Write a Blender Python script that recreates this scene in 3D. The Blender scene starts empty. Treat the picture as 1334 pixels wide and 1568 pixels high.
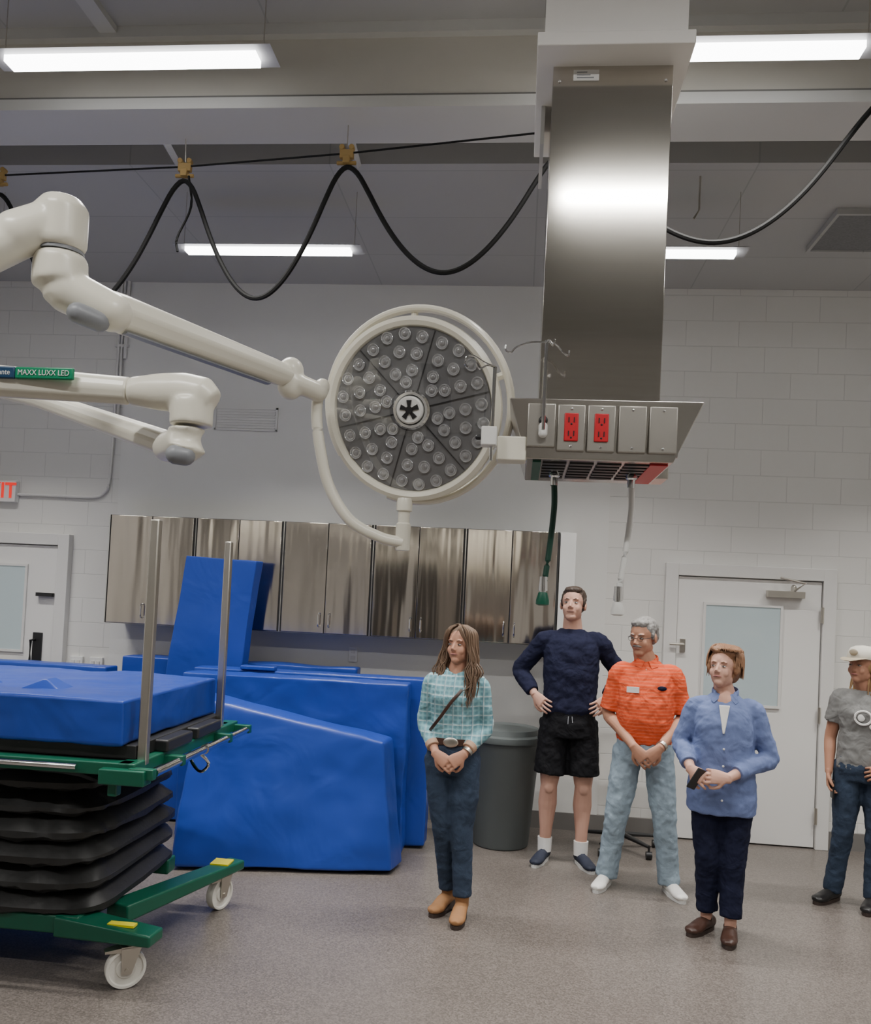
import bpy, bmesh, math, random
from mathutils import Vector, Matrix
random.seed(7)
V=Vector
C=bpy.context
# ------------------------------------------------------------------ materials
def mat(name,col,rough=.5,metal=0,var=0,vscale=8,bump=0,bscale=60,emit=0,spec=.5,stretch=None,coat=0,bdist=.01,wr=0,wsc=9):
    m=bpy.data.materials.new(name);m.use_nodes=True
    nt=m.node_tree;b=nt.nodes['Principled BSDF'];L=nt.links
    b.inputs['Base Color'].default_value=(*col,1);b.inputs['Roughness'].default_value=rough
    b.inputs['Metallic'].default_value=metal;b.inputs['Specular IOR Level'].default_value=spec
    b.inputs['Coat Weight'].default_value=coat
    tc=nt.nodes.new('ShaderNodeTexCoord');mp=nt.nodes.new('ShaderNodeMapping')
    L.new(tc.outputs['Object'],mp.inputs['Vector'])
    if stretch: mp.inputs['Scale'].default_value=stretch
    if var:
        n=nt.nodes.new('ShaderNodeTexNoise');n.inputs['Scale'].default_value=vscale;n.inputs['Detail'].default_value=5
        L.new(mp.outputs[0],n.inputs['Vector'])
        r=nt.nodes.new('ShaderNodeMix');r.data_type='RGBA'
        r.inputs[6].default_value=(*[c*(1-var) for c in col],1);r.inputs[7].default_value=(*[min(1,c*(1+var)) for c in col],1)
        L.new(n.outputs['Fac'],r.inputs[0]);L.new(r.outputs[2],b.inputs['Base Color'])
    last=None
    for s_,sc_,d_,dist_ in ((bump,bscale,bdist,0),(wr,wsc,.03,1.2)):
        if s_:
            n=nt.nodes.new('ShaderNodeTexNoise');n.inputs['Scale'].default_value=sc_;n.inputs['Detail'].default_value=2.5;n.inputs['Distortion'].default_value=dist_
            L.new(mp.outputs[0],n.inputs['Vector'])
            bb=nt.nodes.new('ShaderNodeBump');bb.inputs['Strength'].default_value=s_;bb.inputs['Distance'].default_value=d_
            L.new(n.outputs['Fac'],bb.inputs['Height'])
            if last: L.new(last,bb.inputs['Normal'])
            last=bb.outputs[0]
    if last: L.new(last,b.inputs['Normal'])
    if emit:
        b.inputs['Emission Color'].default_value=(*col,1);b.inputs['Emission Strength'].default_value=emit
    return m
def block_mat(name,col,axis='X'):
    m=mat(name,col,.55);nt=m.node_tree;L=nt.links;b=nt.nodes['Principled BSDF']
    tc=nt.nodes['Texture Coordinate'];s=nt.nodes.new('ShaderNodeSeparateXYZ');c=nt.nodes.new('ShaderNodeCombineXYZ')
    L.new(tc.outputs['Object'],s.inputs[0]);L.new(s.outputs[axis],c.inputs[0]);L.new(s.outputs['Z'],c.inputs[1])
    br=nt.nodes.new('ShaderNodeTexBrick');br.offset=.5
    br.inputs['Scale'].default_value=1;br.inputs['Brick Width'].default_value=.4;br.inputs['Row Height'].default_value=.2
    br.inputs['Mortar Size'].default_value=.004;br.inputs['Mortar Smooth'].default_value=.6
    br.inputs['Color1'].default_value=(*col,1);br.inputs['Color2'].default_value=(*[k*.98 for k in col],1)
    br.inputs['Mortar'].default_value=(*[k*.84 for k in col],1)
    L.new(c.outputs[0],br.inputs['Vector']);L.new(br.outputs['Color'],b.inputs['Base Color'])
    bu=nt.nodes.new('ShaderNodeBump');bu.invert=True;bu.inputs['Strength'].default_value=.35;bu.inputs['Distance'].default_value=.006
    L.new(br.outputs['Fac'],bu.inputs['Height']);L.new(bu.outputs[0],b.inputs['Normal'])
    return m
def floor_mat():
    m=mat('floor_terrazzo',(.2,.18,.17),.34);nt=m.node_tree;L=nt.links;b=nt.nodes['Principled BSDF'];tc=nt.nodes['Texture Coordinate']
    v=nt.nodes.new('ShaderNodeTexVoronoi');v.inputs['Scale'].default_value=150;L.new(tc.outputs['Object'],v.inputs['Vector'])
    r=nt.nodes.new('ShaderNodeValToRGB');e=r.color_ramp.elements
    e[0].position=0;e[0].color=(.118,.102,.09,1);e[1].position=1;e[1].color=(.225,.197,.175,1)
    k=r.color_ramp.elements.new(.5);k.color=(.165,.143,.127,1)
    s=nt.nodes.new('ShaderNodeSeparateColor');L.new(v.outputs['Color'],s.inputs[0]);L.new(s.outputs[0],r.inputs[0])
    n=nt.nodes.new('ShaderNodeTexNoise');n.inputs['Scale'].default_value=1.3;L.new(tc.outputs['Object'],n.inputs['Vector'])
    mx=nt.nodes.new('ShaderNodeMix');mx.data_type='RGBA';mx.blend_type='MULTIPLY';mx.inputs[0].default_value=.25
    L.new(r.outputs[0],mx.inputs[6]);L.new(n.outputs['Fac'],mx.inputs[7]);L.new(mx.outputs[2],b.inputs['Base Color'])
    return m
def stripes(name,base,layers,rough=.8,bump=.15,wr=.5):
    m=mat(name,base,rough,bump=bump,bscale=300,spec=.2,wr=wr);nt=m.node_tree;L=nt.links;b=nt.nodes['Principled BSDF'];tc=nt.nodes['Texture Coordinate']
    s=nt.nodes.new('ShaderNodeSeparateXYZ');L.new(tc.outputs['Object'],s.inputs[0])
    prev=None
    for ax,fr,duty,col,st in layers:
        a=nt.nodes.new('ShaderNodeMath');a.operation='MULTIPLY';a.inputs[1].default_value=fr;L.new(s.outputs[ax],a.inputs[0])
        f=nt.nodes.new('ShaderNodeMath');f.operation='FRACT';L.new(a.outputs[0],f.inputs[0])
        g=nt.nodes.new('ShaderNodeMath');g.operation='LESS_THAN';g.inputs[1].default_value=duty;L.new(f.outputs[0],g.inputs[0])
        h=nt.nodes.new('ShaderNodeMath');h.operation='MULTIPLY';h.inputs[1].default_value=st;L.new(g.outputs[0],h.inputs[0])
        x=nt.nodes.new('ShaderNodeMix');x.data_type='RGBA';x.inputs[7].default_value=(*col,1);L.new(h.outputs[0],x.inputs[0])
        if prev: L.new(prev,x.inputs[6])
        else: x.inputs[6].default_value=(*base,1)
        prev=x.outputs[2]
    L.new(prev,b.inputs['Base Color']);return m
def ceil_mat(name,col):
    m=mat(name,col,.7);nt=m.node_tree;L=nt.links;b=nt.nodes['Principled BSDF'];tc=nt.nodes['Texture Coordinate']
    br=nt.nodes.new('ShaderNodeTexBrick');br.offset=0
    br.inputs['Scale'].default_value=1;br.inputs['Brick Width'].default_value=1.22;br.inputs['Row Height'].default_value=.61
    br.inputs['Mortar Size'].default_value=.005
    br.inputs['Color1'].default_value=(*col,1);br.inputs['Color2'].default_value=(*[k*.95 for k in col],1);br.inputs['Mortar'].default_value=(*[k*.8 for k in col],1)
    L.new(tc.outputs['Object'],br.inputs['Vector']);L.new(br.outputs['Color'],b.inputs['Base Color']);return m

M_block=block_mat('painted_block',(.70,.69,.66))
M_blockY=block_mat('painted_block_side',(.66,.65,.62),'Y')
M_panel=mat('smooth_wall_paint',(.71,.705,.68),.5,bump=.05,bscale=150)
M_ceil=ceil_mat('ceiling_panel',(.46,.46,.45))
M_beam=mat('beam_paint',(.53,.51,.46),.6,var=.04)
M_beam2=mat('beam_flange_paint',(.56,.56,.545),.6)
M_dark=mat('recess_shade_dark',(.2,.195,.185),.7)  # recess shade put into the colour; the beam joint line uses it too
M_floor=floor_mat()
M_base=mat('cove_base_rubber',(.17,.16,.15),.5)
M_door=mat('door_paint',(.72,.71,.69),.45)
M_frame=mat('door_frame_paint',(.66,.65,.63),.45)
M_glassd=mat('door_window_glass',(.42,.5,.52),.08,spec=.8,emit=.1)  # faint emission added so the panes look lit; they are no lamp
M_cream=mat('cream_enamel',(.80,.77,.66),.3)
M_plast=mat('white_plastic',(.75,.75,.73),.4)
M_acr=mat('fixture_grey_acrylic',(.38,.38,.39),.4)
M_greyp=mat('grey_plastic',(.25,.26,.28),.4)
M_soff=mat('soffit_paint',(.90,.88,.84),.6)
M_steel=mat('stainless_brushed',(.52,.495,.46),.25,1,var=.06,vscale=14)
M_steelH=mat('stainless_shroud',(.58,.555,.505),.105,1,var=.08,vscale=5,stretch=(1,1,14))
M_cab=mat('stainless_cabinet',(.66,.61,.55),.12,1,var=.1,vscale=4,bump=.4,bscale=1.5,stretch=(2.6,1,.25),bdist=.05)
M_cabdk=mat('cabinet_gap',(.05,.05,.05),.5,.5)
M_chrome=mat('chrome',(.75,.75,.75),.12,1)
M_alu=mat('post_steel',(.58,.55,.49),.32,1,var=.06)
M_blue=mat('blue_vinyl',(.014,.050,.32),.36,var=.1,vscale=2.5,bump=.1,bscale=5,spec=.5,bdist=.03,wr=.32,wsc=2.6)
M_black=mat('black_rubber',(.012,.012,.012),.5,bump=.2,bscale=30)
M_blk=mat('black_plastic',(.015,.015,.016),.4)
M_green=mat('green_enamel',(.003,.092,.052),.35)
M_grn2=mat('green_hose',(.003,.045,.028),.4)
M_nylon=mat('white_caster_nylon',(.72,.7,.64),.4)
M_yel=mat('ochre_trolley',(.34,.22,.07),.6,var=.3)
M_yell=mat('yellow_label',(.8,.7,.02),.5)
M_red=mat('red_outlet',(.55,.012,.02),.4)
M_redx=mat('exit_red',(.9,.03,.02),.4,emit=.6)
M_can=mat('grey_can_plastic',(.10,.115,.115),.5,var=.05)
M_diff=mat('led_diffuser',(1,1,1),.4,emit=12)
try: M_diff.cycles.emission_sampling='NONE'
except Exception: pass
M_ledface=mat('lamp_face_grey',(.155,.155,.16),.3)
M_lens=mat('lens_reflector',(.70,.71,.73),.12,.7)
M_lensc=mat('lens_core',(.36,.36,.37),.08,.4,coat=1)
M_lab=mat('green_label',(.0,.22,.1),.4)
M_lab2=mat('navy_label',(.01,.05,.12),.4)
M_cable=mat('black_cable',(.010,.010,.010),.7,spec=.2)
M_clear=bpy.data.materials.new('clear_cover');M_clear.use_nodes=True
nt=M_clear.node_tree;nt.nodes.clear();o_=nt.nodes.new('ShaderNodeOutputMaterial');mx=nt.nodes.new('ShaderNodeMixShader');t_=nt.nodes.new('ShaderNodeBsdfTransparent');g_=nt.nodes.new('ShaderNodeBsdfGlossy');g_.inputs['Roughness'].default_value=.04
mx.inputs[0].default_value=.14;nt.links.new(t_.outputs[0],mx.inputs[1]);nt.links.new(g_.outputs[0],mx.inputs[2]);nt.links.new(mx.outputs[0],o_.inputs[0])

# ------------------------------------------------------------------ helpers
def empty(name,loc=(0,0,0),rot=0):
    e=bpy.data.objects.new(name,None);C.collection.objects.link(e);e.location=loc;e.rotation_euler=(0,0,rot);e.empty_display_size=.1
    return e
def obj(name,bm,m,parent=None,local=False,bevel=0,remesh=0,sm=0,disp=0,dscale=.1,subs=0,smooth=True):
    bmesh.ops.recalc_face_normals(bm,faces=bm.faces)
    for f in bm.faces: f.smooth=smooth
    if not remesh and not subs:
        for e in bm.edges:
            if len(e.link_faces)==2 and e.calc_face_angle(0)>.6: e.smooth=False
    me=bpy.data.meshes.new(name)
    if parent and not local: bm.transform(Matrix.Translation(-V(parent.location)))
    bm.to_mesh(me);bm.free();me.materials.append(m)
    o=bpy.data.objects.new(name,me);C.collection.objects.link(o)
    if parent:o.parent=parent
    if bevel:
        b=o.modifiers.new('b','BEVEL');b.width=bevel;b.segments=3;b.limit_method='ANGLE'
    if subs:
        b=o.modifiers.new('s','SUBSURF');b.levels=subs;b.render_levels=subs
    if remesh:
        b=o.modifiers.new('r','REMESH');b.mode='VOXEL';b.voxel_size=remesh;b.use_smooth_shade=True
    if sm:
        b=o.modifiers.new('m','SMOOTH');b.factor=.5;b.iterations=sm
    if disp:
        t=bpy.data.textures.new(name,'CLOUDS');t.noise_scale=dscale;t.noise_depth=2
        b=o.modifiers.new('d','DISPLACE');b.texture=t;b.strength=disp;b.mid_level=.5;b.texture_coords='LOCAL'
    return o
B=bmesh.new
def box(bm,lo,hi,M=None):
    lo=V(lo);hi=V(hi);c=(lo+hi)/2;s=hi-lo
    r=bmesh.ops.create_cube(bm,size=1)['verts']
    T=Matrix.Translation(c)@Matrix.Diagonal((*s,1))
    if M: T=M@T
    bmesh.ops.transform(bm,matrix=T,verts=r);return bm
def hexa(bm,p):
    v=[bm.verts.new(q) for q in p]
    for f in ((0,1,2,3),(4,5,6,7),(0,1,5,4),(1,2,6,5),(2,3,7,6),(3,0,4,7)): bm.faces.new([v[i] for i in f])
    return bm
def tube(bm,pts,rad,seg=14,ref=(0,0,1),cap=True):
    pts=[V(p) for p in pts];n=len(pts)
    if not isinstance(rad,(list,tuple)): rad=[rad]*n
    rings=[]
    for i,p in enumerate(pts):
        T=(pts[min(i+1,n-1)]-pts[max(i-1,0)]).normalized()
        A=V(ref)-T*V(ref).dot(T)
        if A.length<.15:
            A=V((0,1,.02))-T*V((0,1,.02)).dot(T)
            if A.length<.15:A=V((1,0,0))-T*T.x
        A.normalize();Bv=T.cross(A)
        r=rad[i];ra,rb=(r if isinstance(r,(list,tuple)) else (r,r))
        rings.append([bm.verts.new(p+A*ra*math.cos(2*math.pi*k/seg)+Bv*rb*math.sin(2*math.pi*k/seg)) for k in range(seg)])
    for a,b in zip(rings,rings[1:]):
        for k in range(seg): bm.faces.new((a[k],a[(k+1)%seg],b[(k+1)%seg],b[k]))
    if cap:
        bm.faces.new(rings[0][::-1]);bm.faces.new(rings[-1])
    return bm
def cap_tube(bm,p0,p1,r,seg=16,ref=(0,0,1),r1=None):
    p0=V(p0);p1=V(p1);d=(p1-p0).normalized();r1=r1 or r
    P=[];R=[]
    for t in (0,.3,.6,.85,1): P.append(p0-d*r*math.cos(t*math.pi/2));R.append(max(r*math.sin(t*math.pi/2),r*.05))
    for t in (1,.85,.6,.3,0): P.append(p1+d*r1*math.cos(t*math.pi/2));R.append(max(r1*math.sin(t*math.pi/2),r1*.05))
    return tube(bm,P,R,seg,ref)
def ell(bm,c,r,M=None,seg=20,rot=None):
    v=bmesh.ops.create_uvsphere(bm,u_segments=seg,v_segments=seg*2//3,radius=1)['verts']
    T=Matrix.Translation(V(c))
    if rot: T=T@rot
    T=T@Matrix.Diagonal((*r,1))
    if M: T=M@T
    bmesh.ops.transform(bm,matrix=T,verts=v);return bm
def loft(bm,rings,seg=28,pw=2.4):
    R=[]
    for cx,cy,z,rx,ry in rings:
        L=[]
        for k in range(seg):
            a=2*math.pi*k/seg;c,s=math.cos(a),math.sin(a)
            L.append(bm.verts.new((cx+rx*math.copysign(abs(c)**(2/pw),c),cy+ry*math.copysign(abs(s)**(2/pw),s),z)))
        R.append(L)
    for a,b in zip(R,R[1:]):
        for k in range(seg): bm.faces.new((a[k],a[(k+1)%seg],b[(k+1)%seg],b[k]))
    bm.faces.new(R[0][::-1]);bm.faces.new(R[-1]);return bm
def lathe(bm,prof,c,seg=32,M=None,closed=False,caps=True):
    c=V(c);R=[];new=[]
    for r,z in prof:
        L=[bm.verts.new((r*math.cos(2*math.pi*k/seg),r*math.sin(2*math.pi*k/seg),z)) for k in range(seg)];R.append(L);new+=L
    for a,b in zip(R,R[1:]):
        for k in range(seg): bm.faces.new((a[k],a[(k+1)%seg],b[(k+1)%seg],b[k]))
    if closed:
        for k in range(seg): bm.faces.new((R[-1][k],R[-1][(k+1)%seg],R[0][(k+1)%seg],R[0][k]))
    elif caps:
        if prof[0][0]>1e-4: bm.faces.new(R[0][::-1])
        if prof[-1][0]>1e-4: bm.faces.new(R[-1])
    T=Matrix.Translation(c)
    if M:T=T@M
    bmesh.ops.transform(bm,matrix=T,verts=new);return bm
def spline(P,n=8):
    P=[V(p) for p in P];out=[]
    Q=[P[0]*2-P[1]]+P+[P[-1]*2-P[-2]]
    for i in range(1,len(Q)-2):
        a,b,c,d=Q[i-1:i+3]
        for k in range(n):
            t=k/n;out.append(.5*((2*b)+(c-a)*t+(2*a-5*b+4*c-d)*t*t+(3*b-a-3*c+d)*t**3))
    out.append(P[-1]);return out
def quick(name,lo,hi,m,parent=None,bevel=0): return obj(name,box(B(),lo,hi),m,parent,bevel=bevel)

# ------------------------------------------------------------------ camera
y,t,r=.100,.030,.048
F=V((-math.sin(y)*math.cos(t),math.cos(y)*math.cos(t),math.sin(t)))
R0=V((math.cos(y),math.sin(y),0));U0=R0.cross(F)
R=math.cos(r)*R0+math.sin(r)*U0;U=-math.sin(r)*R0+math.cos(r)*U0
cam=bpy.data.cameras.new('camera');co=bpy.data.objects.new('camera',cam);C.collection.objects.link(co)
co.matrix_world=Matrix(((R.x,U.x,-F.x,0),(R.y,U.y,-F.y,0),(R.z,U.z,-F.z,1.75),(0,0,0,1)))
cam.sensor_fit='VERTICAL';cam.sensor_height=36;cam.lens=36*1300/1568;cam.shift_y=91/1568;cam.clip_start=.05
C.scene.camera=co

# ------------------------------------------------------------------ room
XL,XR,YF,YB,H=-5.6,4.6,-3.0,6.72,4.25
quick('floor',(XL,YF,-.1),(XR,YB,0),M_floor)
quick('wall_back',(XL-.15,YB,0),(XR+.15,YB+.2,H+.5),M_block)
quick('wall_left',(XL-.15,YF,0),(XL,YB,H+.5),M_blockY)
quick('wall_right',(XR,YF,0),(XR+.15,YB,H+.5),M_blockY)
quick('wall_front',(XL-.15,YF-.15,0),(XR+.15,YF,H+.5),M_block)
e=empty('reflection_panels_a',(-1.2,YF,0));M_dk=mat('reflection_panel_dark',(.06,.055,.05),.5);M_mid=mat('reflection_panel_mid',(.3,.27,.24),.5)  # unseen slabs added behind the camera to give the steel dark reflections
quick('slab_a',(-2.6,YF,.01),(-1.3,YF+.08,3.0),M_dk,e,.01);quick('slab_b',(-1.25,YF,.01),(.1,YF+.08,3.0),M_mid,e,.01)
e=empty('reflection_panels_b',(2.4,YF,0));quick('slab_a',(1.6,YF,.01),(2.5,YF+.06,2.4),M_dk,e,.01);quick('slab_b',(2.55,YF,.01),(3.3,YF+.06,2.4),M_mid,e,.01)  # second unseen pair, also added for what the steel reflects
c=empty('ceiling')
quick('ceiling_rear',(XL,4.8,H),(XR,YB,H+.12),M_ceil,c)
quick('ceiling_near',(XL,YF,H),(XR,3.62,H+.12),M_ceil,c)
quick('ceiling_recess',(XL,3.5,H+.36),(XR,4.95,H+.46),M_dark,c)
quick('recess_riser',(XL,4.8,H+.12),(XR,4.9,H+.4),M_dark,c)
quick('ceiling_beam',(XL,3.62,3.93),(XR,3.84,H+.36),M_beam,c)
quick('beam_flange',(XL,3.60,3.88),(XR,3.90,3.93),M_beam2,c)
quick('beam_step',(XL,3.58,H-.05),(XR,3.62,H),M_beam2,c)
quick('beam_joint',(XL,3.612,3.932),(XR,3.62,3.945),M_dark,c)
bm=B()
for xa,xb in ((-1.84,-2.13),(-.91,-1.05),(-3.0,-3.4)):
    tube(bm,[(xa,3.87,3.95),(xb,4.79,4.24)],.022,4)
for xa in (-2.0,):
    box(bm,(xa,2.2,H-.03),(xa+.08,3.58,H))
obj('recess_struts',bm,M_beam2,c)
quick('wall_panel_smooth',(-3.34,YB-.012,.1),(.667,YB+.01,H),M_panel)
quick('baseboard_back',(-3.66,YB-.025,0),(1.1,YB,.13),M_base)
quick('baseboard_right',(2.38,YB-.025,0),(XR,YB,.13),M_base)

def door(name,x0,x1,zt,win,hinge):
    e=empty(name,((x0+x1)/2,YB,0))
    quick('leaf',(x0,YB-.045,.01),(x1,YB-.005,zt),M_door,e,.003)
    quick('frame_jamb_a',(x0-.1,YB-.07,0),(x0-.005,YB,zt+.1),M_frame,e,.004);quick('frame_jamb_b',(x1+.005,YB-.07,0),(x1+.1,YB,zt+.1),M_frame,e,.004);quick('frame_head',(x0-.006,YB-.07,zt+.006),(x1+.006,YB,zt+.1),M_frame,e,.004)
    a,b,z0,z1=win
    quick('glass',(a,YB-.055,z0),(b,YB-.04,z1),M_glassd,e)
    bm=B();box(bm,(a-.02,YB-.062,z0),(a,YB-.04,z1));box(bm,(b,YB-.062,z0),(b+.02,YB-.04,z1));box(bm,(a-.02,YB-.062,z1),(b+.02,YB-.04,z1+.02));box(bm,(a-.02,YB-.062,z0-.02),(b+.02,YB-.04,z0))
    obj('window_bead',bm,M_frame,e)
    bm=B()
    for z in (.25,1.0,1.75): tube(bm,[(hinge,YB-.075,z-.06),(hinge,YB-.075,z+.06)],.011,10)
    obj('hinges',bm,M_alu,e)
    return e
d=door('door_1',1.21,2.27,2.0,(1.42,1.97,1.05,1.79),2.27)
bm=B();box(bm,(1.86,YB-.11,1.87),(2.13,YB-.05,1.92));tube(bm,[(2.05,YB-.1,1.92),(2.1,YB-.2,1.98),(1.95,YB-.1,2.02)],.009,8);cap_tube(bm,(2.05,YB-.09,1.9),(2.05,YB-.09,1.95),.02)
obj('door_closer',bm,M_alu,d,bevel=.004)
bm=B();box(bm,(1.235,YB-.06,1.42),(1.275,YB-.04,1.52));tube(bm,[(1.255,YB-.05,1.48),(1.255,YB-.1,1.48),(1.15,YB-.1,1.48)],.01,8)
obj('latch_handle',bm,M_alu,d)
d=door('door_2',-4.86,-3.81,2.02,(-4.66,-4.08,1.15,1.84),-4.86)
bm=B();box(bm,(-3.96,YB-.09,1.6),(-3.82,YB-.05,1.63));obj('latch',bm,M_blk,d)
bm=B();box(bm,(-3.98,YB-.06,1.0),(-3.90,YB-.045,1.3));tube(bm,[(-3.96,YB-.06,1.24),(-3.96,YB-.12,1.24),(-3.96,YB-.12,1.06),(-3.96,YB-.06,1.06)],.012,8);obj('pull_handle',bm,M_blk,d,bevel=.003)

e=empty('exit_sign',(-4.38,YB-.03,2.46))
quick('case',(-4.56,YB-.06,2.37),(-4.21,YB,2.55),M_plast,e,.006)
tx=bpy.data.curves.new('exit_text','FONT');tx.body='EXIT';tx.size=.18;tx.extrude=.002;tx.offset=.003;tx.align_x='CENTER';tx.align_y='CENTER';tx.materials.append(M_redx)
to=bpy.data.objects.new('letters',tx);C.collection.objects.link(to);to.parent=e;to.rotation_euler=(math.pi/2,0,0);to.location=(.01,-.034,0);to.scale=(.9,1,1)
bm=B();tube(bm,spline([(-4.21,YB-.02,2.44),(-3.9,YB-.02,2.44),(-3.56,YB-.02,2.44),(-3.46,YB-.02,2.48),(-3.42,YB-.02,2.6),(-3.41,YB-.02,3.2),(-3.41,YB-.02,4.25)],6),.012,8)
tube(bm,[(-3.38,YB-.02,3.1),(-3.38,YB-.02,4.25)],.012,8);tube(bm,[(-3.345,YB-.03,3.6),(-3.345,YB-.03,4.25)],.014,8)
for z in (3.0,3.7): box(bm,(-3.44,YB-.03,z),(-3.32,YB,z+.02))
obj('wall_conduit',bm,M_frame)
bm=B();box(bm,(-2.55,YB-.03,3.03),(-2.02,YB-.02,3.045));box(bm,(-2.55,YB-.03,3.205),(-2.02,YB-.02,3.22));box(bm,(-2.55,YB-.03,3.03),(-2.535,YB-.02,3.22));box(bm,(-2.035,YB-.03,3.03),(-2.02,YB-.02,3.22));box(bm,(-2.55,YB-.02,3.03),(-2.02,YB,3.22))
for k in range(7): box(bm,(-2.53,YB-.028,3.05+k*.022),(-2.04,YB-.02,3.058+k*.022))
obj('wall_vent_grille',bm,M_panel)
for x,z in ((-3.61,1.06),(-3.44,1.06)):
    s=empty('light_switch',(x,YB-.02,z));quick('plate',(x-.055,YB-.03,z-.06),(x+.055,YB-.002,z+.06),M_plast,s,.003)
    bm=B();box(bm,(x-.035,YB-.04,z-.03),(x-.01,YB-.02,z+.03));box(bm,(x+.01,YB-.04,z-.03),(x+.035,YB-.02,z+.03));obj('rockers',bm,M_frame,s)
s=empty('wall_outlet',(-1.3,YB-.02,1.26));quick('plate',(-1.335,YB-.03,1.20),(-1.265,YB-.01,1.32),M_plast,s,.003)
bm=B();box(bm,(-1.318,YB-.036,1.22),(-1.282,YB-.02,1.25));box(bm,(-1.318,YB-.036,1.27),(-1.282,YB-.02,1.30));obj('sockets',bm,M_frame,s)

# ------------------------------------------------------------------ cabinets
e=empty('wall_cabinets',(-1.5,6.5,1.43))
z0,z1,yf=1.43,2.275,6.37
quick('carcass',(-3.22,yf,z0),(.28,YB-.013,z1),M_cabdk,e)
quick('carcass_skin',(-3.222,yf+.01,z0-.004),(.283,YB-.013,z0+.002),M_steel,e)
for i in range(10):
    a=-3.22+i*.35
    g0=.016 if i%2==0 else .003;g1=.016 if i%2==1 else .003
    bm=B();hexa(bm,[(a+g0,yf-.02-.002*(i%3),z0+.003),(a+.35-g1,yf-.02+.002*(i%2),z0+.003),(a+.35-g1,yf,z0+.003),(a+g0,yf,z0+.003),(a+g0,yf-.02,z1-.003),(a+.35-g1,yf-.02-.002*(i%2),z1-.003),(a+.35-g1,yf,z1-.003),(a+g0,yf,z1-.003)])
    obj('cabinet_door',bm,M_cab,e,bevel=.003)
bm=B()
for i in range(5):
    a=-3.22+i*.7
    box(bm,(a-.003,yf-.012,z0),(a+.004,yf,z1))
    c_=a+.35
    for dx in (-.04,.04):
        x=c_+dx
        tube(bm,spline([(x,yf-.02,z0+.05),(x,yf-.05,z0+.06),(x,yf-.052,z0+.1),(x,yf-.05,z0+.15),(x,yf-.02,z0+.16)],4),.005,8)
obj('pull_handles',bm,M_chrome,e)
quick('end_filler',(.285,yf-.01,z0),(.40,YB-.013,z1),M_panel,e)

# ------------------------------------------------------------------ ceiling light fixtures
for yy,sp_,en in ((5.14,105,34),(3.25,125,36),(.62,165,40)):
    for xc in (-1.67,.655,2.95,-4.0):
        e=empty('ceiling_light',(xc,yy,3.85))
        bm=B();hexa(bm,[(xc-.6,yy-.075,3.885),(xc+.6,yy-.075,3.885),(xc+.6,yy+.075,3.885),(xc-.6,yy+.075,3.885),(xc-.58,yy-.05,3.90),(xc+.58,yy-.05,3.90),(xc+.58,yy+.05,3.90),(xc-.58,yy+.05,3.90)])
        obj('housing',bm,M_acr,e)
        quick('diffuser',(xc-.53,yy-.036,3.858),(xc+.53,yy+.036,3.885),M_diff,e)
        bm=B()
        for dx in (-.55,.55): tube(bm,[(xc+dx,yy,3.89),(xc+dx,yy,H)],.002,6)
        obj('suspension_wires',bm,M_alu,e)
        l=bpy.data.lights.new('led_area','AREA');l.shape='RECTANGLE';l.size=1.05;l.size_y=.07;l.energy=en;l.color=(1,.975,.93);l.spread=math.radians(sp_)
        lo=bpy.data.objects.new('led_area',l);C.collection.objects.link(lo);lo.parent=e;lo.location=(0,0,.005)
e=empty('ceiling_air_diffuser',(2.2,5.65,4.24))
bm=B();box(bm,(1.85,5.36,4.22),(2.55,5.9,4.249));obj('perforated_plate',bm,mat('diffuser_grey',(.2,.2,.205),.6,var=.3,vscale=70),e,bevel=.006)
bm=B()
for a_ in ((1.83,5.34,2.57,5.36),(1.83,5.9,2.57,5.92),(1.83,5.36,1.85,5.9),(2.55,5.36,2.57,5.9)): box(bm,(a_[0],a_[1],4.21),(a_[2],a_[3],4.249))
obj('diffuser_rim',bm,M_ceil,e)

# ------------------------------------------------------------------ festoon cable
e=empty('festoon_cable',(-.7,3.7,3.75))
bm=B();W=[(-5.59,4.15,3.75),(-2.68,3.94,3.75),(-1.685,3.86,3.75),(-.873,3.745,3.75),(.02,3.58,3.75),(.3,3.54,3.75)]
tube(bm,W,.005,6);obj('track_wire',bm,M_cable,e)
bm=B()
def loop(p,q,zt,n=18):
    p=V(p);q=V(q);out=[]
    for i in range(n+1):
        s=i/n;x=2*s-1
        f=min(1.12*abs(x)**1.85,1);z=zt+(p.z*(1-s)+q.z*s-zt)*f
        P_=p.lerp(q,s);P_.z=z;out.append(P_)
    return out
pk=[(-3.6,4.02,3.70),(-2.68,3.94,3.71),(-1.685,3.86,3.74),(-.873,3.745,3.74),(.10,3.57,3.70),(1.36,3.5,3.84)]
zt=[3.1,3.05,3.085,3.16,3.25]
P=[]
for i in range(5):
    L=loop(pk[i],pk[i+1],zt[i]); P+=L if not P else L[1:]
for _ in range(2):
    P=[P[0]]+[(P[i-1]+P[i]*2+P[i+1])/4 for i in range(1,len(P)-1)]+[P[-1]]
tube(bm,spline(P,3),.0115,8)
tube(bm,spline([(-1.66,3.85,3.7),(-1.64,3.85,3.55),(-1.70,3.85,3.4),(-1.69,3.84,3.33)],5),.006,6)
obj('cable',bm,M_cable,e)
bm=B()
for x,yy,_ in pk[:5]:
    box(bm,(x-.032,yy-.012,3.725),(x+.032,yy+.012,3.765));box(bm,(x-.016,yy-.018,3.70),(x+.016,yy+.018,3.735))
    for dx in (-.022,.022): tube(bm,[(x+dx,yy-.015,3.775),(x+dx,yy+.015,3.775)],.013,12)
    tube(bm,[(x-.045,yy,3.705),(x+.045,yy,3.705)],.010,8)
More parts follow.
